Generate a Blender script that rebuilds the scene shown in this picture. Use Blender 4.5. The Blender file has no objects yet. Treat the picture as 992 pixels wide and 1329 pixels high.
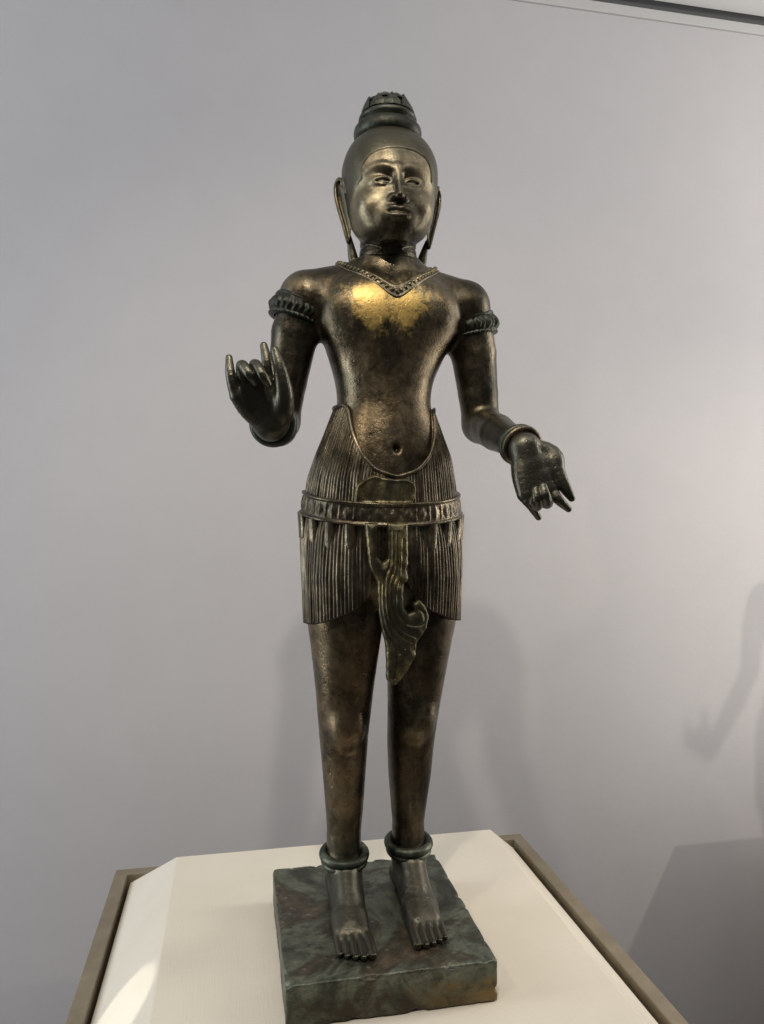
import bpy, bmesh, math, random
import numpy as np
from mathutils import Vector, Matrix

random.seed(7)
rng = np.random.default_rng(7)
scene = bpy.context.scene
R = math.radians

# ------------------------------------------------------------------ camera, light, exposure
CAM_Z = 1.75
cam_d = bpy.data.cameras.new('camera')
cam = bpy.data.objects.new('camera', cam_d)
scene.collection.objects.link(cam)
cam.location = (0, 0, CAM_Z)
cam.rotation_euler = (R(90), 0, R(-11.3))
cam_d.sensor_fit = 'VERTICAL'
cam_d.sensor_height = 36
cam_d.lens = 960 * 36 / 1329
cam_d.clip_start = 0.02
cam_d.clip_end = 100
scene.camera = cam

world = bpy.data.worlds.new('World')
scene.world = world
world.use_nodes = True
bg = world.node_tree.nodes['Background']
bg.inputs['Color'].default_value = (0.80, 0.88, 1.0, 1)
bg.inputs['Strength'].default_value = 0.06


def aim(o, target):
    o.rotation_euler = (Vector(target) - o.location).to_track_quat('-Z', 'Y').to_euler()


def spot(loc, target, power, color, size, angle, blend=0.6):
    d = bpy.data.lights.new('spot_lamp', 'SPOT')
    d.energy = power; d.color = color; d.shadow_soft_size = size
    d.spot_size = R(angle); d.spot_blend = blend
    o = bpy.data.objects.new('spot_lamp', d)
    scene.collection.objects.link(o)
    o.location = loc
    aim(o, target)
    return o


def area(loc, target, power, color, sx, sy):
    d = bpy.data.lights.new('soft_lamp', 'AREA')
    d.energy = power; d.color = color; d.shape = 'RECTANGLE'; d.size = sx; d.size_y = sy
    o = bpy.data.objects.new('soft_lamp', d)
    scene.collection.objects.link(o)
    o.location = loc
    aim(o, target)
    return o


spot((-0.02, 0.20, 2.90), (0.30, 1.5, 1.60), 41, (1.0, 0.89, 0.75), 0.03, 88, 0.9)       # gallery track, middle
spot((-0.95, 0.15, 3.05), (0.15, 1.2, 1.45), 24, (1.0, 0.87, 0.70), 0.03, 70, 0.9)        # gallery track, left
spot((2.40, 0.20, 2.90), (1.40, 1.8, 0.95), 62, (1.0, 0.90, 0.78), 0.026, 64, 0.8)        # gallery track, right
area((0.6, 0.35, 3.14), (0.7, 2.0, 1.9), 10.5, (1.0, 0.965, 0.92), 2.2, 0.2)                  # unseen soft lamp, added to brighten the wall
area((-2.6, 1.15, 2.0), (0.2, 1.3, 1.7), 48, (0.88, 0.945, 1.0), 0.7, 2.4)                 # daylight from the left
area((2.8, 1.25, 2.1), (0.2, 1.2, 1.7), 40, (1.0, 0.95, 0.88), 0.45, 2.2)                  # lit room on the right
spot((-1.45, 0.72, 1.46), (-0.175, 1.125, 1.012), 44, (1.0, 0.95, 0.82), 0.006, 6.4, 0.3)  # low pin spot, added to imitate the bright patch on the pedestal's left edge

vs = scene.view_settings
vs.view_transform = 'Standard'
vs.look = 'None'
vs.exposure = 0.0
vs.gamma = 1.0
vs.use_curve_mapping = False

COL = scene.collection


# ------------------------------------------------------------------ helpers
def tag(o, label=None, cat=None, group=None, kind=None):
    if label: o['label'] = label
    if cat: o['category'] = cat
    if group: o['group'] = group
    if kind: o['kind'] = kind
    return o


def empty(name, loc):
    o = bpy.data.objects.new(name, None)
    COL.objects.link(o)
    o.location = loc
    o.empty_display_size = 0.1
    return o


def mesh_obj(name, verts, faces, mat, parent=None, smooth=True):
    me = bpy.data.meshes.new(name)
    verts = np.asarray(verts, dtype=np.float32)
    if isinstance(faces, np.ndarray) and faces.ndim == 2:
        n, k = faces.shape
        me.vertices.add(len(verts)); me.vertices.foreach_set('co', verts.ravel())
        me.loops.add(n * k); me.loops.foreach_set('vertex_index', faces.ravel().astype(np.int32))
        me.polygons.add(n)
        me.polygons.foreach_set('loop_start', np.arange(0, n * k, k, dtype=np.int32))
        me.update(calc_edges=True); me.validate()
    else:
        me.from_pydata([tuple(map(float, v)) for v in verts], [], [tuple(map(int, f)) for f in faces])
    me.materials.append(mat)
    if smooth:
        me.polygons.foreach_set('use_smooth', np.ones(len(me.polygons), dtype=bool))
    me.update()
    o = bpy.data.objects.new(name, me)
    COL.objects.link(o)
    o.parent = parent
    return o


def bm_obj(name, bm, mat, parent=None, smooth=False):
    me = bpy.data.meshes.new(name)
    bmesh.ops.recalc_face_normals(bm, faces=bm.faces)
    bm.to_mesh(me); bm.free()
    me.materials.append(mat)
    for p in me.polygons: p.use_smooth = smooth
    o = bpy.data.objects.new(name, me)
    COL.objects.link(o)
    o.parent = parent
    return o


def box_obj(name, lo, hi, mat, parent=None, bevel=0.0, seg=2):
    bm = bmesh.new()
    bmesh.ops.create_cube(bm, size=1)
    lo, hi = Vector(lo), Vector(hi)
    for v in bm.verts:
        v.co = Vector([(lo[i] + hi[i]) / 2 + v.co[i] * (hi[i] - lo[i]) for i in range(3)])
    if bevel:
        bmesh.ops.bevel(bm, geom=bm.edges[:], offset=bevel, segments=seg, profile=0.5, affect='EDGES')
    return bm_obj(name, bm, mat, parent)


def grid_faces(nu, nv, wrap_u=False, wrap_v=False):
    """quads for a (nu, nv) vertex grid, index = u * nv + v"""
    u = np.arange(nu if wrap_u else nu - 1)
    v = np.arange(nv if wrap_v else nv - 1)
    U, V = np.meshgrid(u, v, indexing='ij')
    U2, V2 = (U + 1) % nu, (V + 1) % nv
    return np.stack([U * nv + V, U2 * nv + V, U2 * nv + V2, U * nv + V2], -1).reshape(-1, 4)


# ------------------------------------------------------------------ materials
def new_mat(name):
    m = bpy.data.materials.new(name)
    m.use_nodes = True
    nt = m.node_tree
    return m, nt, nt.nodes['Principled BSDF']


def node(nt, t, **kw):
    n = nt.nodes.new(t)
    for k, v in kw.items():
        setattr(n, k, v)
    return n


def noise(nt, coord, scale, detail=4, rough=0.55, dist=0.0):
    n = node(nt, 'ShaderNodeTexNoise')
    n.inputs['Scale'].default_value = scale
    n.inputs['Detail'].default_value = detail
    n.inputs['Roughness'].default_value = rough
    n.inputs['Distortion'].default_value = dist
    nt.links.new(coord, n.inputs['Vector'])
    return n.outputs['Fac']


def ramp(nt, fac, stops, interp='LINEAR'):
    r = node(nt, 'ShaderNodeValToRGB')
    r.color_ramp.interpolation = interp
    el = r.color_ramp.elements
    while len(el) < len(stops): el.new(0.5)
    for e, (p, c) in zip(el, stops):
        e.position = p
        e.color = (*c, 1) if not isinstance(c, (int, float)) else (c, c, c, 1)
    nt.links.new(fac, r.inputs['Fac'])
    return r.outputs['Color']


def mix(nt, fac, a, b, mode='MIX'):
    m = node(nt, 'ShaderNodeMix', data_type='RGBA', blend_type=mode)
    for sock, val in ((m.inputs['Factor'], fac), (m.inputs['A'], a), (m.inputs['B'], b)):
        if isinstance(val, (int, float)): sock.default_value = val
        elif isinstance(val, tuple): sock.default_value = (*val, 1)
        else: nt.links.new(val, sock)
    return m.outputs['Result']


def math_n(nt, op, a, b=None, clamp=False):
    m = node(nt, 'ShaderNodeMath', operation=op)
    m.use_clamp = clamp
    for i, v in enumerate((a, b)):
        if v is None: continue
        if isinstance(v, (int, float)): m.inputs[i].default_value = v
        else: nt.links.new(v, m.inputs[i])
    return m.outputs[0]


def bump(nt, height, strength, dist, bsdf):
    b = node(nt, 'ShaderNodeBump')
    b.inputs['Strength'].default_value = strength
    b.inputs['Distance'].default_value = dist
    nt.links.new(height, b.inputs['Height'])
    nt.links.new(b.outputs['Normal'], bsdf.inputs['Normal'])


def bronze(name, dark, mid, light, rough=(0.30, 0.50), metallic=0.85, attr=False, green=(0.045, 0.055, 0.042), green_amt=0.35, streak=(26, 26, 7)):
    m, nt, b = new_mat(name)
    tc = node(nt, 'ShaderNodeTexCoord').outputs['Object']
    mp = node(nt, 'ShaderNodeMapping'); mp.inputs['Scale'].default_value = streak
    nt.links.new(tc, mp.inputs['Vector'])
    n1 = noise(nt, tc, 9, 7, 0.64, 0.5)
    n2 = noise(nt, tc, 46, 7, 0.72, 0.3)
    n3 = noise(nt, tc, 190, 5, 0.65)
    ns = noise(nt, mp.outputs['Vector'], 1.0, 7, 0.72, 0.6)              # streaks of wear down the limbs
    base = ramp(nt, n1, [(0.36, dark), (0.50, mid), (0.64, light)])
    base = mix(nt, 1.0, base, ramp(nt, n2, [(0.36, 0.68), (0.64, 1.28)]), 'MULTIPLY')
    base = mix(nt, 1.0, base, ramp(nt, ns, [(0.36, 0.50), (0.52, 1.0), (0.64, 2.1)]), 'MULTIPLY')
    gmask = ramp(nt, noise(nt, tc, 17, 7, 0.7, 0.8), [(0.48, 0.0), (0.58, 1.0)])
    base = mix(nt, math_n(nt, 'MULTIPLY', gmask, green_amt), base, green)
    rgh = ramp(nt, n2, [(0.32, rough[0]), (0.68, rough[1])])
    rgh = mix(nt, 1.0, rgh, ramp(nt, n1, [(0.35, 1.2), (0.65, 0.85)]), 'MULTIPLY')
    met = metallic
    # pits
    vo = node(nt, 'ShaderNodeTexVoronoi'); vo.inputs['Scale'].default_value = 150
    nt.links.new(tc, vo.inputs['Vector'])
    pit = math_n(nt, 'MULTIPLY', ramp(nt, vo.outputs['Distance'], [(0.10, 1.0), (0.30, 0.0)]), ramp(nt, n1, [(0.44, 0.0), (0.58, 1.0)]))
    base = mix(nt, math_n(nt, 'MULTIPLY', pit, 0.35), base, tuple(0.5 * v for v in dark))
    if attr:
        def at(n):
            a = node(nt, 'ShaderNodeAttribute'); a.attribute_name = n
            return a.outputs['Fac']
        breakup = ramp(nt, noise(nt, tc, 60, 8, 0.75, 0.5), [(0.36, 0.0), (0.62, 1.0)])
        patch = ramp(nt, noise(nt, tc, 21, 8, 0.68, 0.4), [(0.42, 0.0), (0.60, 1.0)])
        # old polish on the face, plus highlights painted on limbs and flank
        base = mix(nt, math_n(nt, 'MULTIPLY', at('polish_highlights'), math_n(nt, 'ADD', math_n(nt, 'MULTIPLY', patch, 0.65), 0.30)),
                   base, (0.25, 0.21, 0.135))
        rgh = mix(nt, at('polish_highlights'), rgh, ramp(nt, n2, [(0.36, 0.29), (0.62, 0.50)]))
        # warm brown metal of the legs and torso
        base = mix(nt, math_n(nt, 'MULTIPLY', at('brown'), math_n(nt, 'ADD', math_n(nt, 'MULTIPLY', patch, 0.62), 0.12)),
                   base, (0.235, 0.165, 0.092))
        # remains of gilding on the chest
        flake = noise(nt, tc, 120, 8, 0.78, 0.4)
        gf = math_n(nt, 'ADD', at('gild'), math_n(nt, 'ADD', math_n(nt, 'MULTIPLY', breakup, 0.45), math_n(nt, 'MULTIPLY', flake, 1.10)))
        gf = math_n(nt, 'MULTIPLY', math_n(nt, 'SUBTRACT', gf, 1.06), 2.2, True)
        base = mix(nt, math_n(nt, 'MULTIPLY', gf, 0.9), base, (0.50, 0.345, 0.115))
        rgh = mix(nt, gf, rgh, ramp(nt, flake, [(0.35, 0.34), (0.65, 0.55)]))
        # dull green hair, hands and feet
        base = mix(nt, at('hair'), base, mix(nt, n2, (0.040, 0.038, 0.027), (0.112, 0.103, 0.070)))
        rgh = mix(nt, at('hair'), rgh, mix(nt, n2, (0.36, 0.36, 0.36), (0.46, 0.46, 0.46)))
        base = mix(nt, at('grey'), base, mix(nt, n1, (0.040, 0.040, 0.030), (0.125, 0.115, 0.086)))
        rgh = mix(nt, at('grey'), rgh, mix(nt, n2, (0.24, 0.24, 0.24), (0.44, 0.44, 0.44)))
    nt.links.new(base, b.inputs['Base Color'])
    nt.links.new(rgh, b.inputs['Roughness'])
    b.inputs['Metallic'].default_value = met
    h = math_n(nt, 'ADD', math_n(nt, 'MULTIPLY', n2, 0.8), math_n(nt, 'MULTIPLY', n3, 0.35))
    h = math_n(nt, 'SUBTRACT', h, math_n(nt, 'MULTIPLY', pit, 0.22))
    bump(nt, h, 0.36, 0.003, b)
    return m


M = {}
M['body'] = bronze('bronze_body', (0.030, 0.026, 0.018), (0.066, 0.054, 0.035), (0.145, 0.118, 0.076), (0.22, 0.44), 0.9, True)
M['hair'] = bronze('bronze_hair', (0.020, 0.021, 0.017), (0.038, 0.040, 0.031), (0.072, 0.074, 0.056), (0.34, 0.52), 0.8)
M['skirt'] = bronze('bronze_skirt', (0.055, 0.045, 0.031), (0.105, 0.083, 0.055), (0.19, 0.155, 0.105), (0.28, 0.46), 0.9)
M['orn'] = bronze('bronze_ornament', (0.06, 0.055, 0.032), (0.12, 0.10, 0.055), (0.24, 0.19, 0.095), (0.32, 0.5), 0.85, green_amt=0.5)
M['green'] = bronze('bronze_green', (0.034, 0.038, 0.029), (0.062, 0.068, 0.051), (0.115, 0.118, 0.088), (0.34, 0.52), 0.8, green_amt=0.45)


def base_mat():
    m, nt, b = new_mat('bronze_base')
    tc = node(nt, 'ShaderNodeTexCoord').outputs['Object']
    n1 = noise(nt, tc, 7, 8, 0.62, 1.0)
    n2 = noise(nt, tc, 42, 8, 0.75, 0.5)
    n3 = noise(nt, tc, 170, 5, 0.65)
    col = ramp(nt, n1, [(0.34, (0.026, 0.023, 0.016)), (0.42, (0.062, 0.070, 0.050)), (0.49, (0.130, 0.142, 0.105)),
                        (0.55, (0.055, 0.050, 0.034)), (0.64, (0.120, 0.092, 0.060))])
    col = mix(nt, 1.0, col, ramp(nt, n2, [(0.36, 0.62), (0.64, 1.38)]), 'MULTIPLY')
    vo = node(nt, 'ShaderNodeTexVoronoi'); vo.inputs['Scale'].default_value = 60
    nt.links.new(tc, vo.inputs['Vector'])
    sp = math_n(nt, 'MULTIPLY', ramp(nt, vo.outputs['Distance'], [(0.08, 1.0), (0.20, 0.0)]), ramp(nt, n1, [(0.48, 0.0), (0.56, 0.8)]))
    col = mix(nt, sp, col, (0.20, 0.22, 0.175))
    # dark veins
    mp = node(nt, 'ShaderNodeMapping'); mp.inputs['Scale'].default_value = (7, 13, 22); mp.inputs['Rotation'].default_value = (0, 0, 0.5)
    nt.links.new(tc, mp.inputs['Vector'])
    vn = noise(nt, mp.outputs['Vector'], 1.0, 6, 0.6, 1.6)
    vein = ramp(nt, vn, [(0.470, 0.0), (0.495, 1.0), (0.505, 1.0), (0.530, 0.0)])
    col = mix(nt, math_n(nt, 'MULTIPLY', vein, 0.25), col, (0.012, 0.011, 0.008))
    # brown and ochre stain along the lower sides
    sep = node(nt, 'ShaderNodeSeparateXYZ'); nt.links.new(tc, sep.inputs[0])
    lowz = math_n(nt, 'ADD', math_n(nt, 'MULTIPLY', sep.outputs['Z'], -20), math_n(nt, 'MULTIPLY', n2, 0.5))
    low = ramp(nt, lowz, [(0.62, 0.0), (0.85, 0.9)])
    side = ramp(nt, math_n(nt, 'ADD', math_n(nt, 'MULTIPLY', sep.outputs['X'], 3.0), math_n(nt, 'MULTIPLY', n1, 1.0)), [(0.42, (0.038, 0.028, 0.017)), (0.85, (0.20, 0.130, 0.05))])
    col = mix(nt, math_n(nt, 'MULTIPLY', low, ramp(nt, n2, [(0.40, 0.10), (0.56, 1.0)])), col, side)
    nt.links.new(col, b.inputs['Base Color'])
    b.inputs['Metallic'].default_value = 0.55
    nt.links.new(ramp(nt, n2, [(0.3, 0.28), (0.7, 0.55)]), b.inputs['Roughness'])
    h = math_n(nt, 'SUBTRACT', math_n(nt, 'ADD', n2, math_n(nt, 'MULTIPLY', n3, 0.4)), math_n(nt, 'MULTIPLY', vein, 0.15))
    bump(nt, h, 0.32, 0.004, b)
    return m


M['base'] = base_mat()


def cloth_mat():
    m, nt, b = new_mat('cream_linen')
    tc = node(nt, 'ShaderNodeTexCoord').outputs['Object']
    n1 = noise(nt, tc, 3.5, 4, 0.55)
    col = ramp(nt, n1, [(0.3, (0.60, 0.555, 0.465)), (0.7, (0.665, 0.62, 0.53))])
    mp = node(nt, 'ShaderNodeMapping'); mp.inputs['Scale'].default_value = (560, 36, 200)
    nt.links.new(tc, mp.inputs['Vector'])
    t1 = noise(nt, mp.outputs['Vector'], 1, 2)
    mp2 = node(nt, 'ShaderNodeMapping'); mp2.inputs['Scale'].default_value = (36, 560, 200)
    nt.links.new(tc, mp2.inputs['Vector'])
    t2 = noise(nt, mp2.outputs['Vector'], 1, 2)
    th = math_n(nt, 'ADD', t1, t2)
    col = mix(nt, 1.0, col, ramp(nt, th, [(0.35, 0.86), (0.65, 1.08)]), 'MULTIPLY')
    nt.links.new(col, b.inputs['Base Color'])
    b.inputs['Roughness'].default_value = 0.85
    bump(nt, th, 0.5, 0.0006, b)
    return m


def wall_mat(name, c, s=1.0):
    m, nt, b = new_mat(name)
    tc = node(nt, 'ShaderNodeTexCoord').outputs['Object']
    n1 = noise(nt, tc, 1.3, 4, 0.5)
    n2 = noise(nt, tc, 220, 3, 0.6)
    col = ramp(nt, n1, [(0.3, tuple(x * 0.975 for x in c)), (0.7, tuple(x * 1.025 for x in c))])
    nt.links.new(col, b.inputs['Base Color'])
    b.inputs['Roughness'].default_value = 0.8
    n3 = noise(nt, tc, 9, 5, 0.6)
    n4 = noise(nt, tc, 60, 4, 0.6)
    nt.links.new(mix(nt, 1.0, col, ramp(nt, n3, [(0.3, 0.985), (0.7, 1.015)]), 'MULTIPLY'), b.inputs['Base Color'])
    bump(nt, math_n(nt, 'ADD', n2, math_n(nt, 'MULTIPLY', n4, 1.5)), 0.22 * s, 0.0012, b)
    return m


M['cloth'] = cloth_mat()
M['wall'] = wall_mat('grey_paint', (0.540, 0.530, 0.548))
M['trim'] = wall_mat('trim_paint', (0.55, 0.55, 0.55), 0.5)
M['gap'] = wall_mat('gap_shade', (0.16, 0.165, 0.17))  # the recess's shade is put into this dark colour
M['ceil'] = wall_mat('ceiling_paint', (0.72, 0.72, 0.72))
M['floor'] = wall_mat('floor_board', (0.16, 0.13, 0.10))
M['plinth'] = wall_mat('plinth_paint', (0.45, 0.42, 0.37))
m, nt, b = new_mat('brushed_rail')
tc = node(nt, 'ShaderNodeTexCoord').outputs['Object']
nt.links.new(ramp(nt, noise(nt, tc, 25, 4), [(0.3, (0.24, 0.20, 0.14)), (0.7, (0.31, 0.265, 0.19))]), b.inputs['Base Color'])
b.inputs['Metallic'].default_value = 0.45
b.inputs['Roughness'].default_value = 0.42
M['rail'] = m
m, nt, b = new_mat('dark_channel')
b.inputs['Base Color'].default_value = (0.02, 0.017, 0.013, 1)
b.inputs['Roughness'].default_value = 0.6
M['dark'] = m

# ------------------------------------------------------------------ the setting
WALL_Y, WALL_TOP = 2.0, CAM_Z + 1.462
wall = tag(box_obj('wall', (-3.2, WALL_Y, 0), (3.6, WALL_Y + 0.12, WALL_TOP), M['wall']), kind='structure')
trim = box_obj('wall_trim', (-3.2, WALL_Y - 0.006, WALL_TOP + 0.001), (3.6, WALL_Y + 0.12, WALL_TOP + 0.03), M['trim'], wall, 0.002)
gap = box_obj('shadow_gap', (-3.2, WALL_Y + 0.012, WALL_TOP + 0.031), (3.6, WALL_Y + 0.12, WALL_TOP + 0.075), M['gap'], wall)
ceiling = tag(box_obj('ceiling', (-3.2, 0.6, WALL_TOP + 0.052), (3.6, WALL_Y - 0.012, WALL_TOP + 0.14), M['ceil']), kind='structure')
floor = tag(box_obj('floor', (-3.2, -2.5, -0.05), (3.6, WALL_Y + 0.12, 0.0), M['floor']), kind='structure')


def make_pedestal(cx, cy, top, hx, y0, y1, sx, drop, label, group=None):
    """fabric deck with bevelled sides standing in a metal channel; hx = half width of the flat top"""
    r = empty('display_pedestal', (cx, cy, 0))
    tag(r, label, 'pedestal', group)
    ly0, ly1 = y0 - sx * 1.35, y1 + sx * 1.35
    lx = hx + sx
    zl = top - drop
    # deck: frustum with softened ridges and a short vertical skirt below
    bm = bmesh.new()
    ring = lambda x, a, b_, z: [bm.verts.new(p) for p in ((-x, a, z), (x, a, z), (x, b_, z), (-x, b_, z))]
    r0 = ring(hx, y0, y1, top); r1 = ring(lx, ly0, ly1, zl); r2 = ring(lx, ly0, ly1, zl - 0.08)
    bm.faces.new(r0)
    for a, c in ((r0, r1), (r1, r2)):
        for i in range(4):
            bm.faces.new((a[i], c[i], c[(i + 1) % 4], a[(i + 1) % 4]))
    bm.faces.new(r2[::-1])
    bmesh.ops.recalc_face_normals(bm, faces=bm.faces)
    ed = [e for e in bm.edges if all(v.co.z > zl - 0.001 for v in e.verts)]
    bmesh.ops.bevel(bm, geom=ed, offset=0.003, segments=3, profile=0.5, affect='EDGES')
    bm_obj('deck', bm, M['cloth'], r)
    # channel and rails
    g, w, rt = 0.007, 0.0265, zl + 0.015
    box_obj('channel', (-lx - g - 0.001, ly0 - g - 0.001, zl - 0.07), (lx + g + 0.001, ly1 + g + 0.001, zl - 0.05), M['dark'], r)
    for s in (-1, 1):
        x0, x1 = sorted((s * (lx + g), s * (lx + g + w)))
        box_obj('rail', (x0, ly0 - g, zl - 0.09), (x1, ly1 + g, rt), M['rail'], r, 0.0015)
    for (a, b_) in ((ly0 - g - w, ly0 - g - 0.0005), (ly1 + g + 0.0005, ly1 + g + w)):
        box_obj('rail', (-lx - g - w, a, zl - 0.09), (lx + g + w, b_, rt - 0.0004), M['rail'], r, 0.0015)
    box_obj('plinth_body', (-lx - g - w + 0.004, ly0 - g - w + 0.004, 0.001), (lx + g + w - 0.004, ly1 + g + w - 0.004, zl - 0.0905), M['plinth'], r, 0.002)
    return r


SX, SY, SZ = 0.212, 1.135, 1.13          # centre of the statue's base, on its upper face
make_pedestal(SX, SY, SZ - 0.058, 0.324, -0.37, 0.37, 0.105, 0.11,
              'cream cloth-covered display pedestal with a brown metal rim under the bronze statue')

# ------------------------------------------------------------------ signed distance toolkit for the cast bronze
def smin(a, b, k):
    h = np.clip(0.5 + 0.5 * (b - a) / k, 0, 1)
    return b + (a - b) * h - k * h * (1 - h)


def smax(a, b, k):
    return -smin(-a, -b, k)


def d_cone(P, a, b, ra, rb):
    a = np.asarray(a, np.float32); b = np.asarray(b, np.float32)
    ab = b - a
    t = np.clip(((P - a) @ ab) / max(float(ab @ ab), 1e-9), 0, 1)
    q = P - a - t[:, None] * ab
    return np.sqrt((q * q).sum(1)) - (ra + (rb - ra) * t)


def d_ell(P, c, r):
    r = np.asarray(r, np.float32)
    q = (P - np.asarray(c, np.float32)) / r
    k0 = np.sqrt((q * q).sum(1)) + 1e-9
    q2 = q / r
    k1 = np.sqrt((q2 * q2).sum(1)) + 1e-9
    return k0 * (k0 - 1) / k1


def smooth_table(rows, n=240, w=4):
    rows = sorted(rows)
    z = np.array([r[0] for r in rows], float)
    zz = np.linspace(z[0], z[-1], n)
    out = [zz]
    for j in range(1, len(rows[0])):
        v = np.interp(zz, z, [r[j] for r in rows])
        pad = np.concatenate([np.full(3 * w, v[0]), v, np.full(3 * w, v[-1])])
        k = np.exp(-0.5 * (np.arange(-3 * w, 3 * w + 1) / w) ** 2); k /= k.sum()
        out.append(np.convolve(pad, k, 'valid'))
    return np.array(out)


def d_loft(P, T, e=2.0, cap=True):
    """T rows: z, cx, rx, cy, ry"""
    z = P[:, 2]
    cx, rx, cy, ry = (np.interp(z, T[0], T[j]) for j in (1, 2, 3, 4))
    u = np.abs(P[:, 0] - cx) / rx; v = np.abs(P[:, 1] - cy) / ry
    k = (u ** e + v ** e) ** (1 / e) if e != 2.0 else np.sqrt(u * u + v * v)
    d = (k - 1) * np.minimum(rx, ry)
    if cap:
        d = np.maximum(d, np.maximum(T[0][0] - z, z - T[0][-1]))
    return d


def d_poly(X, Zc, poly):
    p = np.asarray(poly, np.float32); n = len(p)
    d = np.full(X.shape, 1e9, np.float32); ins = np.zeros(X.shape, bool)
    for i in range(n):
        a, b_ = p[i], p[(i + 1) % n]
        e = b_ - a
        wx, wz = X - a[0], Zc - a[1]
        t = np.clip((wx * e[0] + wz * e[1]) / max(float(e @ e), 1e-12), 0, 1)
        d = np.minimum(d, (wx - e[0] * t) ** 2 + (wz - e[1] * t) ** 2)
        c = ((a[1] > Zc) != (b_[1] > Zc)) & (X < (b_[0] - a[0]) * (Zc - a[1]) / (b_[1] - a[1] + 1e-12) + a[0])
        ins ^= c
    d = np.sqrt(d)
    return np.where(ins, -d, d)


class Field:
    """list of (op, function, lo, hi, k)"""
    def __init__(self): self.items = []

    def add(self, fn, lo, hi, k=0.0, op='u'):
        self.items.append((op, fn, np.asarray(lo, float), np.asarray(hi, float), k))

    def cone(self, a, b, ra, rb, k=0.006, op='u'):
        a_, b_ = np.array(a), np.array(b)
        m = max(ra, rb) + 0.03
        self.add(lambda P: d_cone(P, a, b, ra, rb), np.minimum(a_, b_) - m, np.maximum(a_, b_) + m, k, op)

    def chain(self, pts, rs, k=0.004, op='u', sub=1):
        if sub > 1 and len(pts) > 2:
            q = np.array([tuple(p) + (r,) for p, r in zip(pts, rs)])
            q = np.vstack([2 * q[0] - q[1], q, 2 * q[-1] - q[-2]])
            o = []
            for i in range(1, len(q) - 2):
                for t in np.arange(sub) / sub:
                    o.append(0.5 * (2 * q[i] + (q[i + 1] - q[i - 1]) * t + (2 * q[i - 1] - 5 * q[i] + 4 * q[i + 1] - q[i + 2]) * t ** 2
                                    + (3 * q[i] - q[i - 1] - 3 * q[i + 1] + q[i + 2]) * t ** 3))
            o.append(q[-2])
            pts = [tuple(v[:3]) for v in o]; rs = [float(v[3]) for v in o]

        def fn(P):
            d = None
            for i in range(len(pts) - 1):
                e = d_cone(P, pts[i], pts[i + 1], rs[i], rs[i + 1])
                d = e if d is None else (np.minimum(d, e) if sub > 1 else smin(d, e, 0.0025))
            return d
        a = np.array(pts); m = max(rs) + 0.03
        self.add(fn, a.min(0) - m, a.max(0) + m, k, op)

    def ell(self, c, r, k=0.006, op='u'):
        c_ = np.array(c); r_ = np.array(r)
        self.add(lambda P: d_ell(P, c, r), c_ - r_ - 0.03, c_ + r_ + 0.03, k, op)

    def loft(self, T, k=0.01, e=2.0):
        rx, ry = T[2].max(), T[4].max()
        lo = (T[1].min() - rx - 0.04, T[3].min() - ry - 0.04, T[0][0] - 0.04)
        hi = (T[1].max() + rx + 0.04, T[3].max() + ry + 0.04, T[0][-1] + 0.04)
        self.add(lambda P: d_loft(P, T, e), lo, hi, k)

    def __call__(self, P):
        P = np.asarray(P, np.float32)
        lo, hi = P.min(0), P.max(0)
        d = np.full(len(P), 0.05, np.float32)
        for op, fn, a, b, k in self.items:
            if (b < lo).any() or (a > hi).any(): continue
            e = fn(P).astype(np.float32)
            if op == 'u': d = smin(d, e, k) if k else np.minimum(d, e)
            elif op == 's': d = smax(d, -e, k) if k else np.maximum(d, -e)
            elif op == 'f': d = fn(P, d)
        return d


class FieldF(Field):
    def func(self, fn, lo, hi): self.items.append(('f', fn, np.asarray(lo, float), np.asarray(hi, float), 0))

    def __call__(self, P):
        P = np.asarray(P, np.float32)
        lo, hi = P.min(0), P.max(0)
        d = np.full(len(P), 0.05, np.float32)
        for op, fn, a, b, k in self.items:
            if (b < lo).any() or (a > hi).any(): continue
            if op == 'f':
                d = fn(P, d).astype(np.float32); continue
            e = fn(P).astype(np.float32)
            if op == 'u': d = smin(d, e, k) if k else np.minimum(d, e)
            else: d = smax(d, -e, k) if k else np.maximum(d, -e)
        return d


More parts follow.
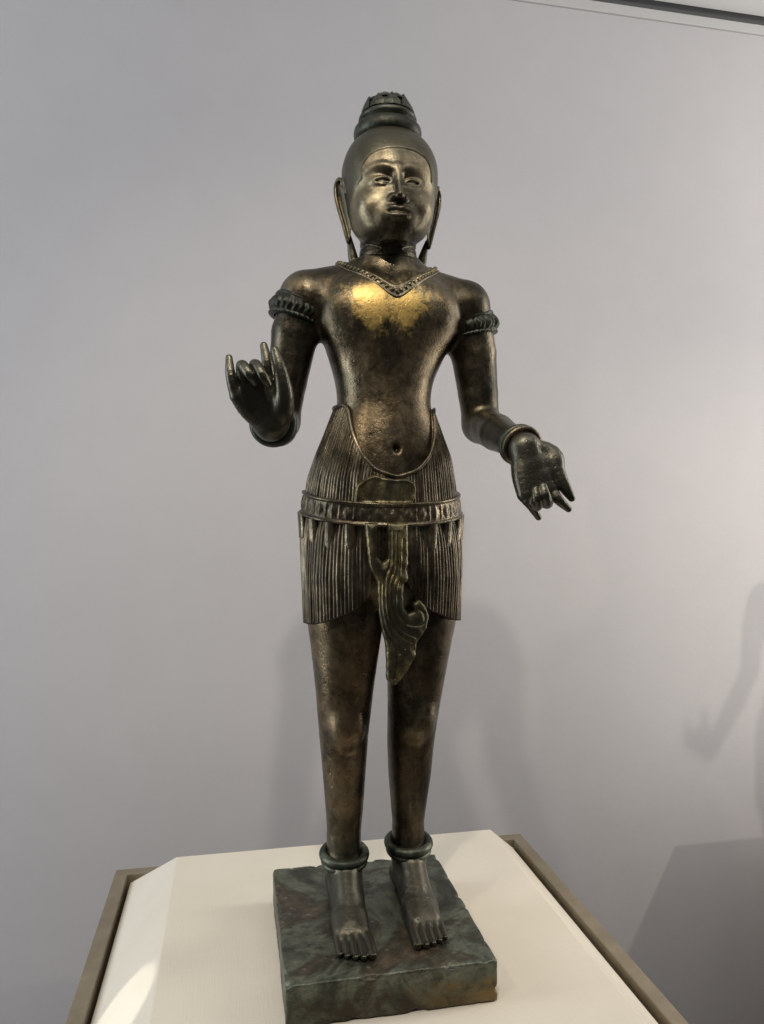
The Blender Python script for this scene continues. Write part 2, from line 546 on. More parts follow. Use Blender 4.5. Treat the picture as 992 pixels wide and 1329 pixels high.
def surface_net(f, lo, hi, h, B=12):
    lo = np.asarray(lo, float); hi = np.asarray(hi, float)
    nb = np.ceil((hi - lo) / (h * B)).astype(int)
    n = nb * B + 1
    F = np.full(n, 0.05, np.float32)
    # coarse pass
    ib = np.stack(np.meshgrid(*[np.arange(k) for k in nb], indexing='ij'), -1).reshape(-1, 3)
    cen = lo + (ib * B + B / 2) * h
    dc = np.empty(len(cen), np.float32)
    key = (ib[:, 2] // 2) * 4096 + (ib[:, 0] // 4) * 64 + ib[:, 1] // 4
    order = np.argsort(key, kind='stable')
    sk = key[order]
    cuts = np.flatnonzero(np.diff(sk)) + 1
    for g in np.split(order, cuts):
        dc[g] = f(cen[g])
    rad = B * h * 0.5 * math.sqrt(3) * 1.35 + 0.003
    act = np.abs(dc) < rad
    for q in np.flatnonzero(dc <= -rad):
        i, j, k = ib[q] * B
        F[i:i + B + 1, j:j + B + 1, k:k + B + 1] = -0.05
    off = np.stack(np.meshgrid(*[np.arange(B + 1)] * 3, indexing='ij'), -1).reshape(-1, 3)
    aq = [g[act[g]] for g in np.split(order, cuts)]
    for g in aq:
        if len(g) == 0: continue
        idx = (ib[g][:, None, :] * B + off[None]).reshape(-1, 3)
        F[idx[:, 0], idx[:, 1], idx[:, 2]] = f(lo + idx * h)
    S = F < 0
    cnt = np.zeros(n - 1, np.uint8)
    cs = [(a, b_, c) for a in (0, 1) for b_ in (0, 1) for c in (0, 1)]
    sl = lambda o: tuple(slice(o[i], n[i] - 1 + o[i]) for i in range(3))
    for o in cs: cnt += S[sl(o)]
    A = np.argwhere((cnt > 0) & (cnt < 8))
    vals = np.stack([F[A[:, 0] + o[0], A[:, 1] + o[1], A[:, 2] + o[2]] for o in cs], 1)
    acc = np.zeros((len(A), 3)); num = np.zeros(len(A))
    ci = {o: i for i, o in enumerate(cs)}
    for o in cs:
        for ax in range(3):
            if o[ax]: continue
            p = list(o); p[ax] = 1
            v0, v1 = vals[:, ci[o]], vals[:, ci[tuple(p)]]
            m = (v0 < 0) != (v1 < 0)
            t = np.where(m, v0 / np.where(m, v0 - v1, 1), 0)
            pt = np.tile(np.array(o, float), (len(A), 1)); pt[:, ax] = t
            acc[m] += pt[m]; num[m] += 1
    V = lo + (A + acc / num[:, None]) * h
    ID = np.full(n - 1, -1, np.int32)
    ID[A[:, 0], A[:, 1], A[:, 2]] = np.arange(len(A))
    Q = []
    for ax in range(3):
        u, w = [(1, 2), (2, 0), (0, 1)][ax]
        s0 = [slice(None)] * 3; s1 = [slice(None)] * 3
        s0[ax] = slice(0, -1); s1[ax] = slice(1, None)
        E = np.argwhere(S[tuple(s0)] != S[tuple(s1)])
        E = E[(E[:, u] > 0) & (E[:, u] < n[u] - 1) & (E[:, w] > 0) & (E[:, w] < n[w] - 1)]
        inside = S[E[:, 0], E[:, 1], E[:, 2]]
        def cell(du, dw):
            c = E.copy(); c[:, u] -= du; c[:, w] -= dw
            return ID[c[:, 0], c[:, 1], c[:, 2]]
        q = np.stack([cell(1, 1), cell(0, 1), cell(0, 0), cell(1, 0)], 1)
        q[~inside] = q[~inside][:, ::-1]
        Q.append(q)
    Q = np.concatenate(Q)
    return V, Q[(Q >= 0).all(1)]


# ------------------------------------------------------------------ the figure
body = FieldF()
CX = 0.027                                # middle of the face
torso = smooth_table([  # z, cx, rx, cy, ry
    (0.470, 0.020, 0.080, 0.032, 0.050), (0.51, 0.020, 0.112, 0.032, 0.074), (0.56, 0.020, 0.120, 0.032, 0.082),
    (0.62, 0.0204, 0.121, 0.031, 0.083), (0.67, 0.0201, 0.114, 0.030, 0.081), (0.708, 0.0234, 0.105, 0.030, 0.078),
    (0.743, 0.0236, 0.090, 0.030, 0.073), (0.785, 0.0243, 0.0755, 0.031, 0.066), (0.804, 0.0243, 0.0750, 0.032, 0.065),
    (0.831, 0.0244, 0.0796, 0.032, 0.066), (0.859, 0.0270, 0.0905, 0.032, 0.070), (0.880, 0.0290, 0.0990, 0.032, 0.074),
    (0.902, 0.0275, 0.1060, 0.032, 0.077), (0.94, 0.028, 0.112, 0.032, 0.077), (0.97, 0.029, 0.112, 0.033, 0.068),
    (0.993, 0.030, 0.095, 0.035, 0.052), (1.008, 0.031, 0.068, 0.036, 0.046), (1.02, 0.031, 0.050, 0.036, 0.044)], w=5)
legL = smooth_table([
    (0.06, -0.0405, 0.0245, 0.034, 0.027), (0.091, -0.0412, 0.0252, 0.033, 0.028), (0.137, -0.0396, 0.0290, 0.034, 0.033),
    (0.201, -0.0396, 0.0340, 0.037, 0.040), (0.265, -0.0403, 0.0392, 0.036, 0.044), (0.30, -0.0402, 0.0425, 0.032, 0.045),
    (0.344, -0.0398, 0.0467, 0.030, 0.049), (0.413, -0.0386, 0.0556, 0.030, 0.058), (0.442, -0.0386, 0.0600, 0.030, 0.062), (0.56, -0.038, 0.064, 0.031, 0.066)])
legR = smooth_table([
    (0.06, 0.0664, 0.0238, 0.042, 0.027), (0.105, 0.0663, 0.0245, 0.041, 0.028), (0.139, 0.0669, 0.0282, 0.041, 0.033),
    (0.192, 0.0693, 0.0345, 0.043, 0.040), (0.243, 0.0706, 0.0380, 0.042, 0.043), (0.295, 0.0740, 0.0415, 0.038, 0.044),
    (0.347, 0.0782, 0.0463, 0.036, 0.048), (0.408, 0.0811, 0.0542, 0.034, 0.057), (0.447, 0.0845, 0.0590, 0.033, 0.061), (0.56, 0.084, 0.062, 0.032, 0.066)])
body.loft(torso, 0.0)
# soft chest and belly
for s in (-1, 1):
    body.ell((0.029 + s * 0.048, 0.004, 0.930), (0.060, 0.040, 0.050), 0.03)
body.add(lambda P: np.minimum(d_loft(P, legL), d_loft(P, legR)), (-0.16, -0.09, 0.0), (0.2, 0.16, 0.62), 0.006)
# knees
body.ell((-0.040, -0.004, 0.285), (0.022, 0.014, 0.028), 0.015)
body.ell((0.0735, 0.004, 0.290), (0.022, 0.014, 0.028), 0.015)
# shoulders and arms
body.chain([(-0.040, 0.034, 0.985), (-0.098, 0.030, 0.954), (-0.1185, 0.030, 0.900), (-0.1300, 0.035, 0.825), (-0.1385, 0.040, 0.762)],
           [0.030, 0.0455, 0.0365, 0.0305, 0.0270], 0.016)
body.chain([(0.100, 0.034, 0.985), (0.155, 0.030, 0.954), (0.1745, 0.030, 0.880), (0.1828, 0.032, 0.816), (0.1885, 0.033, 0.765)],
           [0.030, 0.0455, 0.0370, 0.0325, 0.0300], 0.016)
body.chain([(-0.1385, 0.040, 0.762), (-0.148, -0.030, 0.745), (-0.158, -0.105, 0.741), (-0.1625, -0.132, 0.7400)], [0.0275, 0.0275, 0.0215, 0.0205], 0.010)
body.chain([(0.1885, 0.033, 0.765), (0.1930, -0.030, 0.745), (0.1955, -0.100, 0.722), (0.1975, -0.130, 0.7121)], [0.0300, 0.0290, 0.0220, 0.0210], 0.010)

HL = {'W': (-0.1635, -0.132, 0.7379), 'pk0': (-0.2072, -0.15, 0.7721), 'pk1': (-0.2161, -0.156, 0.7959), 'pk2': (-0.2186, -0.15, 0.821),
      'rg0': (-0.1983, -0.15, 0.7845), 'rg1': (-0.2025, -0.167, 0.8082), 'rg2': (-0.194, -0.182, 0.7959), 'rg3': (-0.1861, -0.177, 0.7853),
      'md0': (-0.1854, -0.15, 0.7889), 'md1': (-0.1859, -0.168, 0.8097), 'md2': (-0.1777, -0.185, 0.795), 'md3': (-0.1697, -0.18, 0.7834),
      'ix0': (-0.1674, -0.15, 0.7926), 'ix1': (-0.1696, -0.155, 0.8159), 'ix2': (-0.1738, -0.148, 0.8395),
      'th0': (-0.1527, -0.14, 0.7444), 'th1': (-0.1479, -0.16, 0.7714), 'th2': (-0.1533, -0.168, 0.804), 'th3': (-0.1601, -0.165, 0.8303)}
HR = {'W': (0.1971, -0.13, 0.7121), 'pk0': (0.1901, -0.15, 0.645), 'pk1': (0.198, -0.156, 0.6287), 'pk2': (0.211, -0.15, 0.6124),
      'rg0': (0.202, -0.152, 0.6429), 'rg1': (0.2014, -0.167, 0.6297), 'rg2': (0.1937, -0.185, 0.6369), 'rg3': (0.1923, -0.183, 0.6506),
      'md0': (0.2151, -0.154, 0.6461), 'md1': (0.2158, -0.168, 0.6329), 'md2': (0.2052, -0.187, 0.6411), 'md3': (0.2031, -0.184, 0.6549),
      'ix0': (0.2263, -0.155, 0.6527), 'ix1': (0.2345, -0.165, 0.6373), 'ix2': (0.251, -0.162, 0.6244),
      'th0': (0.2352, -0.135, 0.7023), 'th1': (0.2388, -0.148, 0.6783), 'th2': (0.2482, -0.158, 0.6538), 'th3': (0.2567, -0.16, 0.6396)}
for H in (HL, HR):
    body.chain([H['W'], tuple(0.45 * np.array(H['W']) + 0.55 * np.array(H['pk0']) + np.array([-0.0035, 0, -0.001])), H['pk0']], [0.019, 0.0150, 0.0112], 0.010, 'u', 4)
    body.chain([H['W'], H['rg0']], [0.018, 0.0105], 0.009)
    body.chain([H['W'], H['md0']], [0.018, 0.0105], 0.009)
    body.chain([H['W'], H['ix0']], [0.019, 0.0115], 0.009)
    body.chain([H['W'], H['th0'], H['th1'], H['th2'], H['th3']], [0.017, 0.0155, 0.0126, 0.0086, 0.0054], 0.005, 'u', 4)
    body.cone(tuple(0.45 * np.array(H['th0']) + 0.55 * np.array(H['th1'])), tuple(0.3 * np.array(H['W']) + 0.7 * np.array(H['ix0'])), 0.0118, 0.0112, 0.008)
    body.cone(tuple(0.6 * np.array(H['W']) + 0.4 * np.array(H['md0'])), tuple(0.7 * np.array(H['th0']) + 0.3 * np.array(H['th1'])), 0.0150, 0.0140, 0.008)
    mid = lambda a, b, t: tuple(np.array(a) * (1 - t) + np.array(b) * t)
    pre = lambda n: mid(H['W'], H[n], 0.6)
    body.chain([pre('pk0'), H['pk0'], H['pk1'], H['pk2']], [0.0104, 0.0094, 0.0070, 0.0046], 0.002, 'u', 4)
    body.chain([pre('ix0'), H['ix0'], H['ix1'], H['ix2']], [0.0108, 0.0096, 0.0074, 0.0050], 0.002, 'u', 4)
    kf = 1.0 if H is HL else 1.16
    body.chain([H['md0'], H['md1'], H['md2'], H['md3']], [0.0096, 0.0076 * kf, 0.0066 * kf, 0.0050 * kf], 0.0015, 'u', 4)
    body.chain([H['rg0'], H['rg1'], H['rg2'], H['rg3']], [0.0094, 0.0074 * kf, 0.0064 * kf, 0.0048 * kf], 0.0015, 'u', 4)
# feet
for (x, y, tx, ty, big) in ((-0.0405, 0.032, -0.0470, -0.132, 1), (0.0664, 0.040, 0.0660, -0.121, -1)):
    body.chain([(x, y, 0.10), (x, y - 0.004, 0.070), (x, y + 0.012, 0.030)], [0.0235, 0.0245, 0.0265], 0.01)
    body.cone((x, y + 0.022, 0.020), (x, y + 0.014, 0.03), 0.025, 0.026, 0.01)
    body.cone((x, y - 0.010, 0.060), (tx, ty + 0.066, 0.0150), 0.0235, 0.0150, 0.014)
    body.cone((x + big * 0.007, y - 0.012, 0.036), (tx + big * 0.0140, ty + 0.052, 0.0120), 0.0205, 0.0118, 0.012)
    body.cone((x - big * 0.009, y - 0.012, 0.030), (tx - big * 0.0130, ty + 0.056, 0.0110), 0.0200, 0.0110, 0.012)
    for dx_, yy_, rr_ in ((0.018, 0.0, 0.0120), (0.006, 0.001, 0.0120), (-0.006, 0.002, 0.0115), (-0.016, 0.005, 0.0105)):
        body.cone((tx + big * dx_ * 0.75, ty + 0.078, 0.0165), (tx + big * dx_, ty + 0.040 + yy_, 0.0080), 0.0140, rr_ * 0.66, 0.010)
    # toes: long and straight, the big one on the inner side
    for i in range(5):
        w_ = (0.0232, 0.0108, -0.0003, -0.0110, -0.0210)[i]
        ln = (0.0, 0.000, 0.003, 0.008, 0.014)[i]
        rr = (0.0070, 0.0055, 0.0052, 0.0050, 0.0048)[i]
        x1 = tx + big * w_
        body.chain([(tx + big * w_ * 0.9, ty + 0.056, 0.0125), (x1, ty + 0.030 + ln, 0.0110), (x1, ty + 0.004 + ln, rr + 0.0002)],
                   [rr * 1.05, rr * 1.0, rr * 0.95], 0.0024, 'u', 3)
        # nail
        body.ell((x1, ty - 0.001 + ln, rr + 0.0040), (rr * 0.62, 0.0042, 0.0022), 0.0006)
# neck
body.cone((0.031, 0.036, 0.990), (0.031, 0.030, 1.085), 0.0480, 0.0435, 0.016)
for zz, rr in ((1.026, 0.0462), (1.042, 0.0452)):                     # three neck folds
    def fold(P, zz=zz, rr=rr):
        q = np.hypot(P[:, 0] - 0.031, P[:, 1] - 0.033) - rr - 0.0015
        return np.hypot(q, P[:, 2] - zz - 0.1 * (P[:, 1] - 0.03)) - 0.0016
    body.add(fold, (-0.05, -0.05, zz - 0.03), (0.11, 0.11, zz + 0.03), 0.004, 's')

# ---- head
head = smooth_table([
    (1.031, CX, 0.018, -0.030, 0.018), (1.038, CX, 0.032, -0.022, 0.031), (1.046, CX + 0.001, 0.0480, -0.012, 0.047),
    (1.057, 0.029, 0.0572, -0.003, 0.0590), (1.070, 0.030, 0.0620, 0.003, 0.0660), (1.088, 0.031, 0.0658, 0.008, 0.0715),
    (1.106, 0.031, 0.0680, 0.013, 0.0765), (1.130, 0.031, 0.0725, 0.018, 0.0815), (1.150, 0.031, 0.0742, 0.022, 0.0835),
    (1.168, 0.031, 0.0735, 0.025, 0.0810), (1.184, 0.031, 0.0690, 0.027, 0.0750), (1.198, 0.031, 0.0620, 0.028, 0.0660),
    (1.209, 0.031, 0.0520, 0.028, 0.0550), (1.218, 0.031, 0.0390, 0.028, 0.0420)], w=5)
body.add(lambda P: d_loft(P, head, 2.25), (-0.07, -0.09, 0.99), (0.135, 0.14, 1.27), 0.006)
F0 = -0.0635                             # depth of the middle of the face
body.ell((CX, -0.037, 1.0435), (0.020, 0.019, 0.0135), 0.010)           # chin
for s in (-1, 1):
    body.ell((CX + s * 0.033, -0.029, 1.080), (0.024, 0.026, 0.024), 0.014)          # cheeks
    body.ell((CX + s * 0.0235, -0.0665, 1.1160), (0.0180, 0.0100, 0.0085), 0.009, 's')   # sockets
    body.ell((CX + s * 0.0240, -0.0450, 1.1130), (0.0175, 0.0145, 0.0110), 0.004)     # eyeballs under their lids
# nose: narrow bridge, broad tip
body.chain([(CX, -0.0590, 1.1340), (CX, -0.0645, 1.1150), (CX, -0.0700, 1.0980), (CX, -0.0735, 1.0870)], [0.0050, 0.0047, 0.0052, 0.0062], 0.007, 'u', 3)
for s in (-1, 1):
    body.ell((CX + s * 0.0088, -0.0645, 1.0855), (0.0060, 0.0080, 0.0052), 0.006)
    # brow ridge
    body.chain([(CX + s * 0.006, -0.0590, 1.1310), (CX + s * 0.020, -0.0578, 1.1350), (CX + s * 0.036, -0.0490, 1.1340), (CX + s * 0.050, -0.0345, 1.1260)],
               [0.0030, 0.0034, 0.0030, 0.0018], 0.008, 'u', 4)
    # lids: two fine rims round an almond, a shallow slit between
    body.chain([(CX + s * 0.0095, -0.0560, 1.1105), (CX + s * 0.0160, -0.0592, 1.1152), (CX + s * 0.0250, -0.0585, 1.1168), (CX + s * 0.0345, -0.0520, 1.1148), (CX + s * 0.040, -0.0460, 1.1120)],
               [0.0012, 0.0017, 0.0019, 0.0017, 0.0010], 0.0030, 'u', 3)
    body.chain([(CX + s * 0.0110, -0.0560, 1.1095), (CX + s * 0.0200, -0.0592, 1.1068), (CX + s * 0.0300, -0.0550, 1.1078), (CX + s * 0.038, -0.0480, 1.1110)],
               [0.0010, 0.0012, 0.0012, 0.0010], 0.0030, 'u', 3)
    body.chain([(CX + s * 0.0140, -0.0602, 1.1108), (CX + s * 0.0220, -0.0612, 1.1124), (CX + s * 0.0300, -0.0575, 1.1124), (CX + s * 0.0355, -0.0520, 1.1118)],
               [0.0010, 0.0017, 0.0017, 0.0010], 0.0012, 's', 3)
# mouth: full lips, faint smile
body.ell((CX, -0.0530, 1.0640), (0.027, 0.0145, 0.0160), 0.010)
body.chain([(CX - 0.0255, -0.0545, 1.0668), (CX - 0.0095, -0.0660, 1.0703), (CX, -0.0680, 1.0688), (CX + 0.0095, -0.0660, 1.0703), (CX + 0.0255, -0.0545, 1.0668)],
           [0.0018, 0.0042, 0.0038, 0.0042, 0.0018], 0.003, 'u', 4)
body.chain([(CX - 0.0215, -0.0555, 1.0628), (CX - 0.0095, -0.0650, 1.0592), (CX + 0.0095, -0.0650, 1.0592), (CX + 0.0215, -0.0555, 1.0628)], [0.0022, 0.0050, 0.0050, 0.0022], 0.003, 'u', 4)
body.chain([(CX - 0.0260, -0.0555, 1.0656), (CX - 0.012, -0.0670, 1.0640), (CX, -0.0705, 1.0643), (CX + 0.012, -0.0670, 1.0640), (CX + 0.0260, -0.0555, 1.0656)],
           [0.0006, 0.0008, 0.0008, 0.0008, 0.0006], 0.0014, 's', 4)
# ears with long pierced lobes
for s in (-1, 1):
    X = lambda d: 0.031 + s * d
    rim = [(0.072, 0.012, 1.120), (0.0755, 0.013, 1.135), (0.0805, 0.022, 1.145), (0.0850, 0.029, 1.138), (0.0850, 0.029, 1.120),
           (0.0800, 0.027, 1.097), (0.0735, 0.025, 1.074), (0.0690, 0.024, 1.056), (0.0665, 0.024, 1.047)]
    body.chain([(X(a), b, c) for a, b, c in rim], [0.0026, 0.0028, 0.0030, 0.0032, 0.0032, 0.0030, 0.0028, 0.0028, 0.0024], 0.002, 'u', 3)
    # the ear's leaf, filled from the rim to the head and down the lobe
    leaf = [(0.066, 1.128)] + [(a, c) for a, b, c in rim] + [(0.0635, 1.050), (0.0620, 1.062), (0.063, 1.085)]

    def ear(P, s=s, leaf=leaf):
        u = s * (P[:, 0] - 0.031)
        yc = np.interp(P[:, 2], [1.02, 1.05, 1.09, 1.12, 1.15], [0.024, 0.025, 0.026, 0.027, 0.022]) + 0.9 * (u - np.interp(P[:, 2], [1.02, 1.06, 1.09, 1.13], [0.061, 0.066, 0.071, 0.076]))
        return np.maximum(d_poly(u, P[:, 2], leaf), (np.abs(P[:, 1] - yc) * 0.75 - 0.0016))
    c0 = np.array((X(0.075), 0.025, 1.085))
    body.add(ear, c0 - (0.05, 0.06, 0.09), c0 + (0.05, 0.06, 0.09), 0.003)
    # drop behind the lobe
    body.chain([(X(0.0640), 0.028, 1.058), (X(0.0595), 0.033, 1.040), (X(0.0560), 0.035, 1.024), (X(0.0530), 0.036, 1.004)], [0.0035, 0.0062, 0.0078, 0.0045], 0.002, 'u', 3)


def hair_region(P):
    """negative where the hair grows: above the forehead line and outside the temples"""
    top = 1.108 - (P[:, 2] + 0.95 * P[:, 1])
    ax = np.abs(P[:, 0] - CX - 0.002)
    side = np.maximum(0.0535 - ax + 0.25 * np.clip(P[:, 2] - 1.14, -1, 1) * 0, 1.104 - P[:, 2] - 0.55 * (P[:, 1] + 0.01))
    r = smin(top, side, 0.018)
    return np.maximum(r, 1.062 - P[:, 2]) * 0.7


def hair_cap(P, d):
    c = d_loft(P, head, 2.25) - 0.0014
    return smin(d, smax(c, hair_region(P), 0.0012), 0.0008)


body.func(hair_cap, (-0.07, -0.09, 1.03), (0.135, 0.14, 1.27))
# navel
body.ell((0.0285, -0.052, 0.716), (0.0060, 0.016, 0.0070), 0.005, 's')
# flat soles
body.func(lambda P, d: np.maximum(d, -P[:, 2] - 0.001), (-1, -1, -1), (1, 1, 0.02))

parts = [surface_net(body, (-0.20, -0.122, 0.073), (0.262, 0.140, 1.006), 0.0020),
         surface_net(body, (-0.075, -0.095, 1.002), (0.138, 0.140, 1.245), 0.00125),
         surface_net(body, (-0.245, -0.205, 0.695), (-0.115, -0.119, 0.860), 0.00125),
         surface_net(body, (0.150, -0.210, 0.590), (0.285, -0.119, 0.755), 0.00125),
         surface_net(body, (-0.095, -0.150, -0.004), (0.115, 0.110, 0.076), 0.00125)]
off = 0; VV, QQ = [], []
for v_, q_ in parts:
    VV.append(v_); QQ.append(q_ + off); off += len(v_)
VV = np.concatenate(VV); QQ = np.concatenate(QQ)

statue = empty('bronze_statue', (SX, SY, SZ))
tag(statue, 'dark bronze standing figure in a pleated skirt, one hand raised, on the cream pedestal', 'statue')
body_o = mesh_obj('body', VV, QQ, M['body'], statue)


def add_attr(o, name, vals):
    a = o.data.attributes.new(name, 'FLOAT', 'POINT')
    a.data.foreach_set('value', np.clip(vals, 0, 1).astype(np.float32))


x, y, z = VV.T
g = lambda c, r: np.exp(-(((VV - np.array(c)) / np.array(r)) ** 2).sum(1))
gild = 0.75 * g((-0.008, -0.05, 0.925), (0.020, 0.06, 0.034)) + 0.75 * g((0.046, -0.05, 0.918), (0.018, 0.06, 0.030)) + 0.58 * g((0.022, -0.05, 0.945), (0.085, 0.05, 0.036)) \
    + 0.55 * g((-0.030, -0.075, 0.030), (0.010, 0.022, 0.03)) + 0.14 * g((0.0, -0.05, 0.70), (0.035, 0.05, 0.05))
add_attr(body_o, 'gild', gild)
hair = (hair_region(VV) < 0.0006) & (np.abs(x - 0.031) < 0.0785)
hair = hair | ((z < 1.049) & (z > 1.0) & (np.abs(x - 0.031) > 0.0475) & (y > 0.018) & (y < 0.05))
hair_soft = np.clip((0.0022 - hair_region(VV)) / 0.0045, 0, 1) * (np.abs(x - 0.031) < 0.0785)
add_attr(body_o, 'hair', hair_soft)
add_attr(body_o, 'polish_highlights', np.clip((z - 1.035) / 0.015, 0, 1) * np.clip((0.03 - y) / 0.03, 0, 1) * (~hair) * (0.12 + 0.88 * np.clip((np.abs(x - CX) - 0.016) / 0.026, 0, 1)))
brown = np.clip((0.52 - z) / 0.05, 0, 1) * np.clip((z - 0.10) / 0.06, 0, 1) * np.where(x < 0.02, 1.0, 0.35) + 0.42 * np.clip((z - 0.55) / 0.05, 0, 1) * np.clip((1.02 - z) / 0.05, 0, 1) * np.clip((x + 0.12) / 0.09, 0, 1) * np.clip((0.19 - x) / 0.09, 0, 1)
add_attr(body_o, 'brown', brown)
wear_highlights = 0.9 * g((-0.060, 0.0, 0.295), (0.013, 0.06, 0.035)) + 0.9 * g((-0.053, 0.0, 0.145), (0.011, 0.06, 0.055)) + 0.8 * g((-0.075, 0.0, 0.40), (0.012, 0.06, 0.030)) \
    + 0.8 * g((0.095, 0.0, 0.835), (0.016, 0.07, 0.060)) + 0.7 * g((-0.130, 0.0, 0.975), (0.02, 0.05, 0.015)) + 0.5 * g((0.185, 0.0, 0.87), (0.015, 0.05, 0.04))  # pale worn spots with highlights painted in along limbs, shoulder and flank
po = np.empty(len(VV), np.float32); body_o.data.attributes['polish_highlights'].data.foreach_get('value', po)
body_o.data.attributes['polish_highlights'].data.foreach_set('value', np.clip(po + wear_highlights, 0, 1).astype(np.float32))
grey = np.clip((0.085 - z) / 0.02, 0, 1) + np.clip((-0.115 - y) / 0.02, 0, 1) * (z > 0.3) + 0.8 * np.clip((0.79 - z) / 0.04, 0, 1) * ((x > 0.15) | (x < -0.11))
for s in (-1, 1):                        # dark remains in the slits of the eyes
    hair = hair | (d_ell(VV, (CX + s * 0.0240, -0.0575, 1.1118), (0.0110, 0.0060, 0.0018)) < 0.0002)
body_o.data.attributes['hair'].data.foreach_set('value', np.where(hair & (hair_region(VV) > 0), 1.0, hair_soft).astype(np.float32))
add_attr(body_o, 'grey', grey)

# ------------------------------------------------------------------ pleated skirt
skt = smooth_table([  # z, cx, rx, cy, ry
    (0.42, 0.0209, 0.1240, 0.032, 0.0800), (0.444, 0.0209, 0.1245, 0.032, 0.0810), (0.50, 0.0208, 0.1270, 0.032, 0.0850), (0.568, 0.0205, 0.1300, 0.032, 0.0890),
    (0.595, 0.0198, 0.1300, 0.032, 0.0890), (0.620, 0.0204, 0.1265, 0.031, 0.0880), (0.673, 0.0205, 0.1190, 0.030, 0.0860), (0.708, 0.0230, 0.1100, 0.030, 0.0830),
    (0.743, 0.0236, 0.0960, 0.030, 0.0770), (0.785, 0.0243, 0.0800, 0.031, 0.0700), (0.800, 0.0243, 0.0790, 0.031, 0.0690)], w=4)


def skirt_pt(phi, zz, out=0.0):
    """phi = 0 at the right side, -pi/2 in front; point of the skirt's surface"""
    cx, rx, cy, ry = (np.interp(zz, skt[0], skt[j]) for j in (1, 2, 3, 4))
    e = 2.0 + 0.7 * np.clip((0.60 - zz) / 0.08, 0, 1)
    c, s = np.cos(phi), np.sin(phi)
    k = (np.abs(c) ** e + np.abs(s) ** e) ** (-1 / e)
    px, py = rx * k * c, ry * k * s
    low = np.clip((0.60 - zz) / 0.12, 0, 1)
    dent = 0.026 * low * np.exp(-((px + 0.002) / 0.020) ** 2) * (s < 0) + 0.012 * low * np.exp(-(px / 0.02) ** 2) * (s > 0)
    py = py + np.where(s < 0, dent, -dent)
    nx, ny = c / rx, s / ry
    l = np.hypot(nx, ny)
    return cx + px + out * nx / l, cy + py + out * ny / l


NP, SUB = 128, 8
NU = NP * SUB
pf = np.linspace(-math.pi, math.pi, 4001)
ax_, ay_ = skirt_pt(pf, np.full_like(pf, 0.65))
s_ = np.concatenate([[0], np.cumsum(np.hypot(np.diff(ax_), np.diff(ay_)))])
phi = np.interp(np.linspace(0, s_[-1], NU, endpoint=False), s_, pf)
front = np.sin(phi) < 0
px0, _ = skirt_pt(phi, np.full_like(phi, 0.72))
dxt = np.abs(px0 - 0.0285)
ztop = np.where(front, np.interp(dxt, [0, 0.03, 0.051, 0.072, 0.086, 0.095], [0.672, 0.683, 0.706, 0.742, 0.775, 0.785]), 0.785)
kern = np.exp(-0.5 * (np.arange(-24, 25) / 8) ** 2); kern /= kern.sum()
ztop = np.convolve(np.concatenate([ztop[-24:], ztop, ztop[:24]]), kern, 'valid')
px1, _ = skirt_pt(phi, np.full_like(phi, 0.47))
dxh = np.abs(px1 - 0.0195)
zhem = np.where(front, np.interp(dxh, [0, 0.016, 0.035, 0.055, 0.085, 0.11, 0.128], [0.552, 0.532, 0.490, 0.474, 0.460, 0.450, 0.446]), 0.444)
zhem = np.convolve(np.concatenate([zhem[-24:], zhem, zhem[:24]]), kern, 'valid')
NV = 150
tv = np.linspace(0, 1, NV)
Z = ztop[:, None] * (1 - tv) + zhem[:, None] * tv
PH = np.repeat(phi[:, None], NV, 1)
ph = (np.arange(NU) % SUB) / SUB
ridge = (np.sin(ph * math.pi)) ** 0.7                                  # rounded pleat, sharp valley
pa = np.repeat(rng.uniform(0.55, 1.15, NP), SUB)[:, None]                # no two pleats alike
amp = 0.0018 * pa * np.clip((ztop[:, None] - Z) / 0.010, 0.15, 1)
wob = 0.0006 * np.sin(PH * 37 + Z * 40) + np.repeat(rng.uniform(-0.0004, 0.0004, NP), SUB)[:, None]
OUT = amp * (ridge[:, None] - 0.5) + wob
gx, gy = skirt_pt(PH, Z, OUT)
v1 = np.stack([gx, gy, Z], -1)
bx_, by_ = skirt_pt(PH[:, -1:], Z[:, -1:] + 0.0003, -0.0055)           # hem turned in
v2 = np.stack([bx_, by_, Z[:, -1:]], -1)
bx2, by2 = skirt_pt(PH[:, -1:], Z[:, -1:] + 0.03, -0.0065)
v3 = np.stack([bx2, by2, Z[:, -1:] + 0.03], -1)
tx_, ty_ = skirt_pt(PH[:, :1], Z[:, :1], -0.007)
v0 = np.stack([tx_, ty_, Z[:, :1] - 0.001], -1)
G = np.concatenate([v0, v1, v2, v3], 1)
skirt_o = mesh_obj('skirt', G.reshape(-1, 3), grid_faces(NU, NV + 3, wrap_u=True)[:, ::-1], M['skirt'], statue)


def tube(path, r, seg=8, closed=False):
    """round tube along an (n, 3) path; r number or array"""
    path = np.asarray(path, float); n = len(path)
    r = np.broadcast_to(np.asarray(r, float), (n,))
    t = np.roll(path, -1, 0) - np.roll(path, 1, 0) if closed else np.gradient(path, axis=0)
    t /= np.linalg.norm(t, axis=1)[:, None] + 1e-12
    up = np.array([0.13, 0.2, 0.97])
    a = np.cross(t, up); a /= np.linalg.norm(a, axis=1)[:, None] + 1e-12
    b_ = np.cross(t, a)
    th = np.linspace(0, 2 * math.pi, seg, endpoint=False)
    V = path[:, None] + r[:, None, None] * (a[:, None] * np.cos(th)[None, :, None] + b_[:, None] * np.sin(th)[None, :, None])
    F = grid_faces(n, seg, wrap_u=closed, wrap_v=True)
    V = V.reshape(-1, 3)
    if not closed:
        F = [tuple(f) for f in F] + [tuple(range(seg))[::-1], tuple(range((n - 1) * seg, n * seg))]
    return V, F


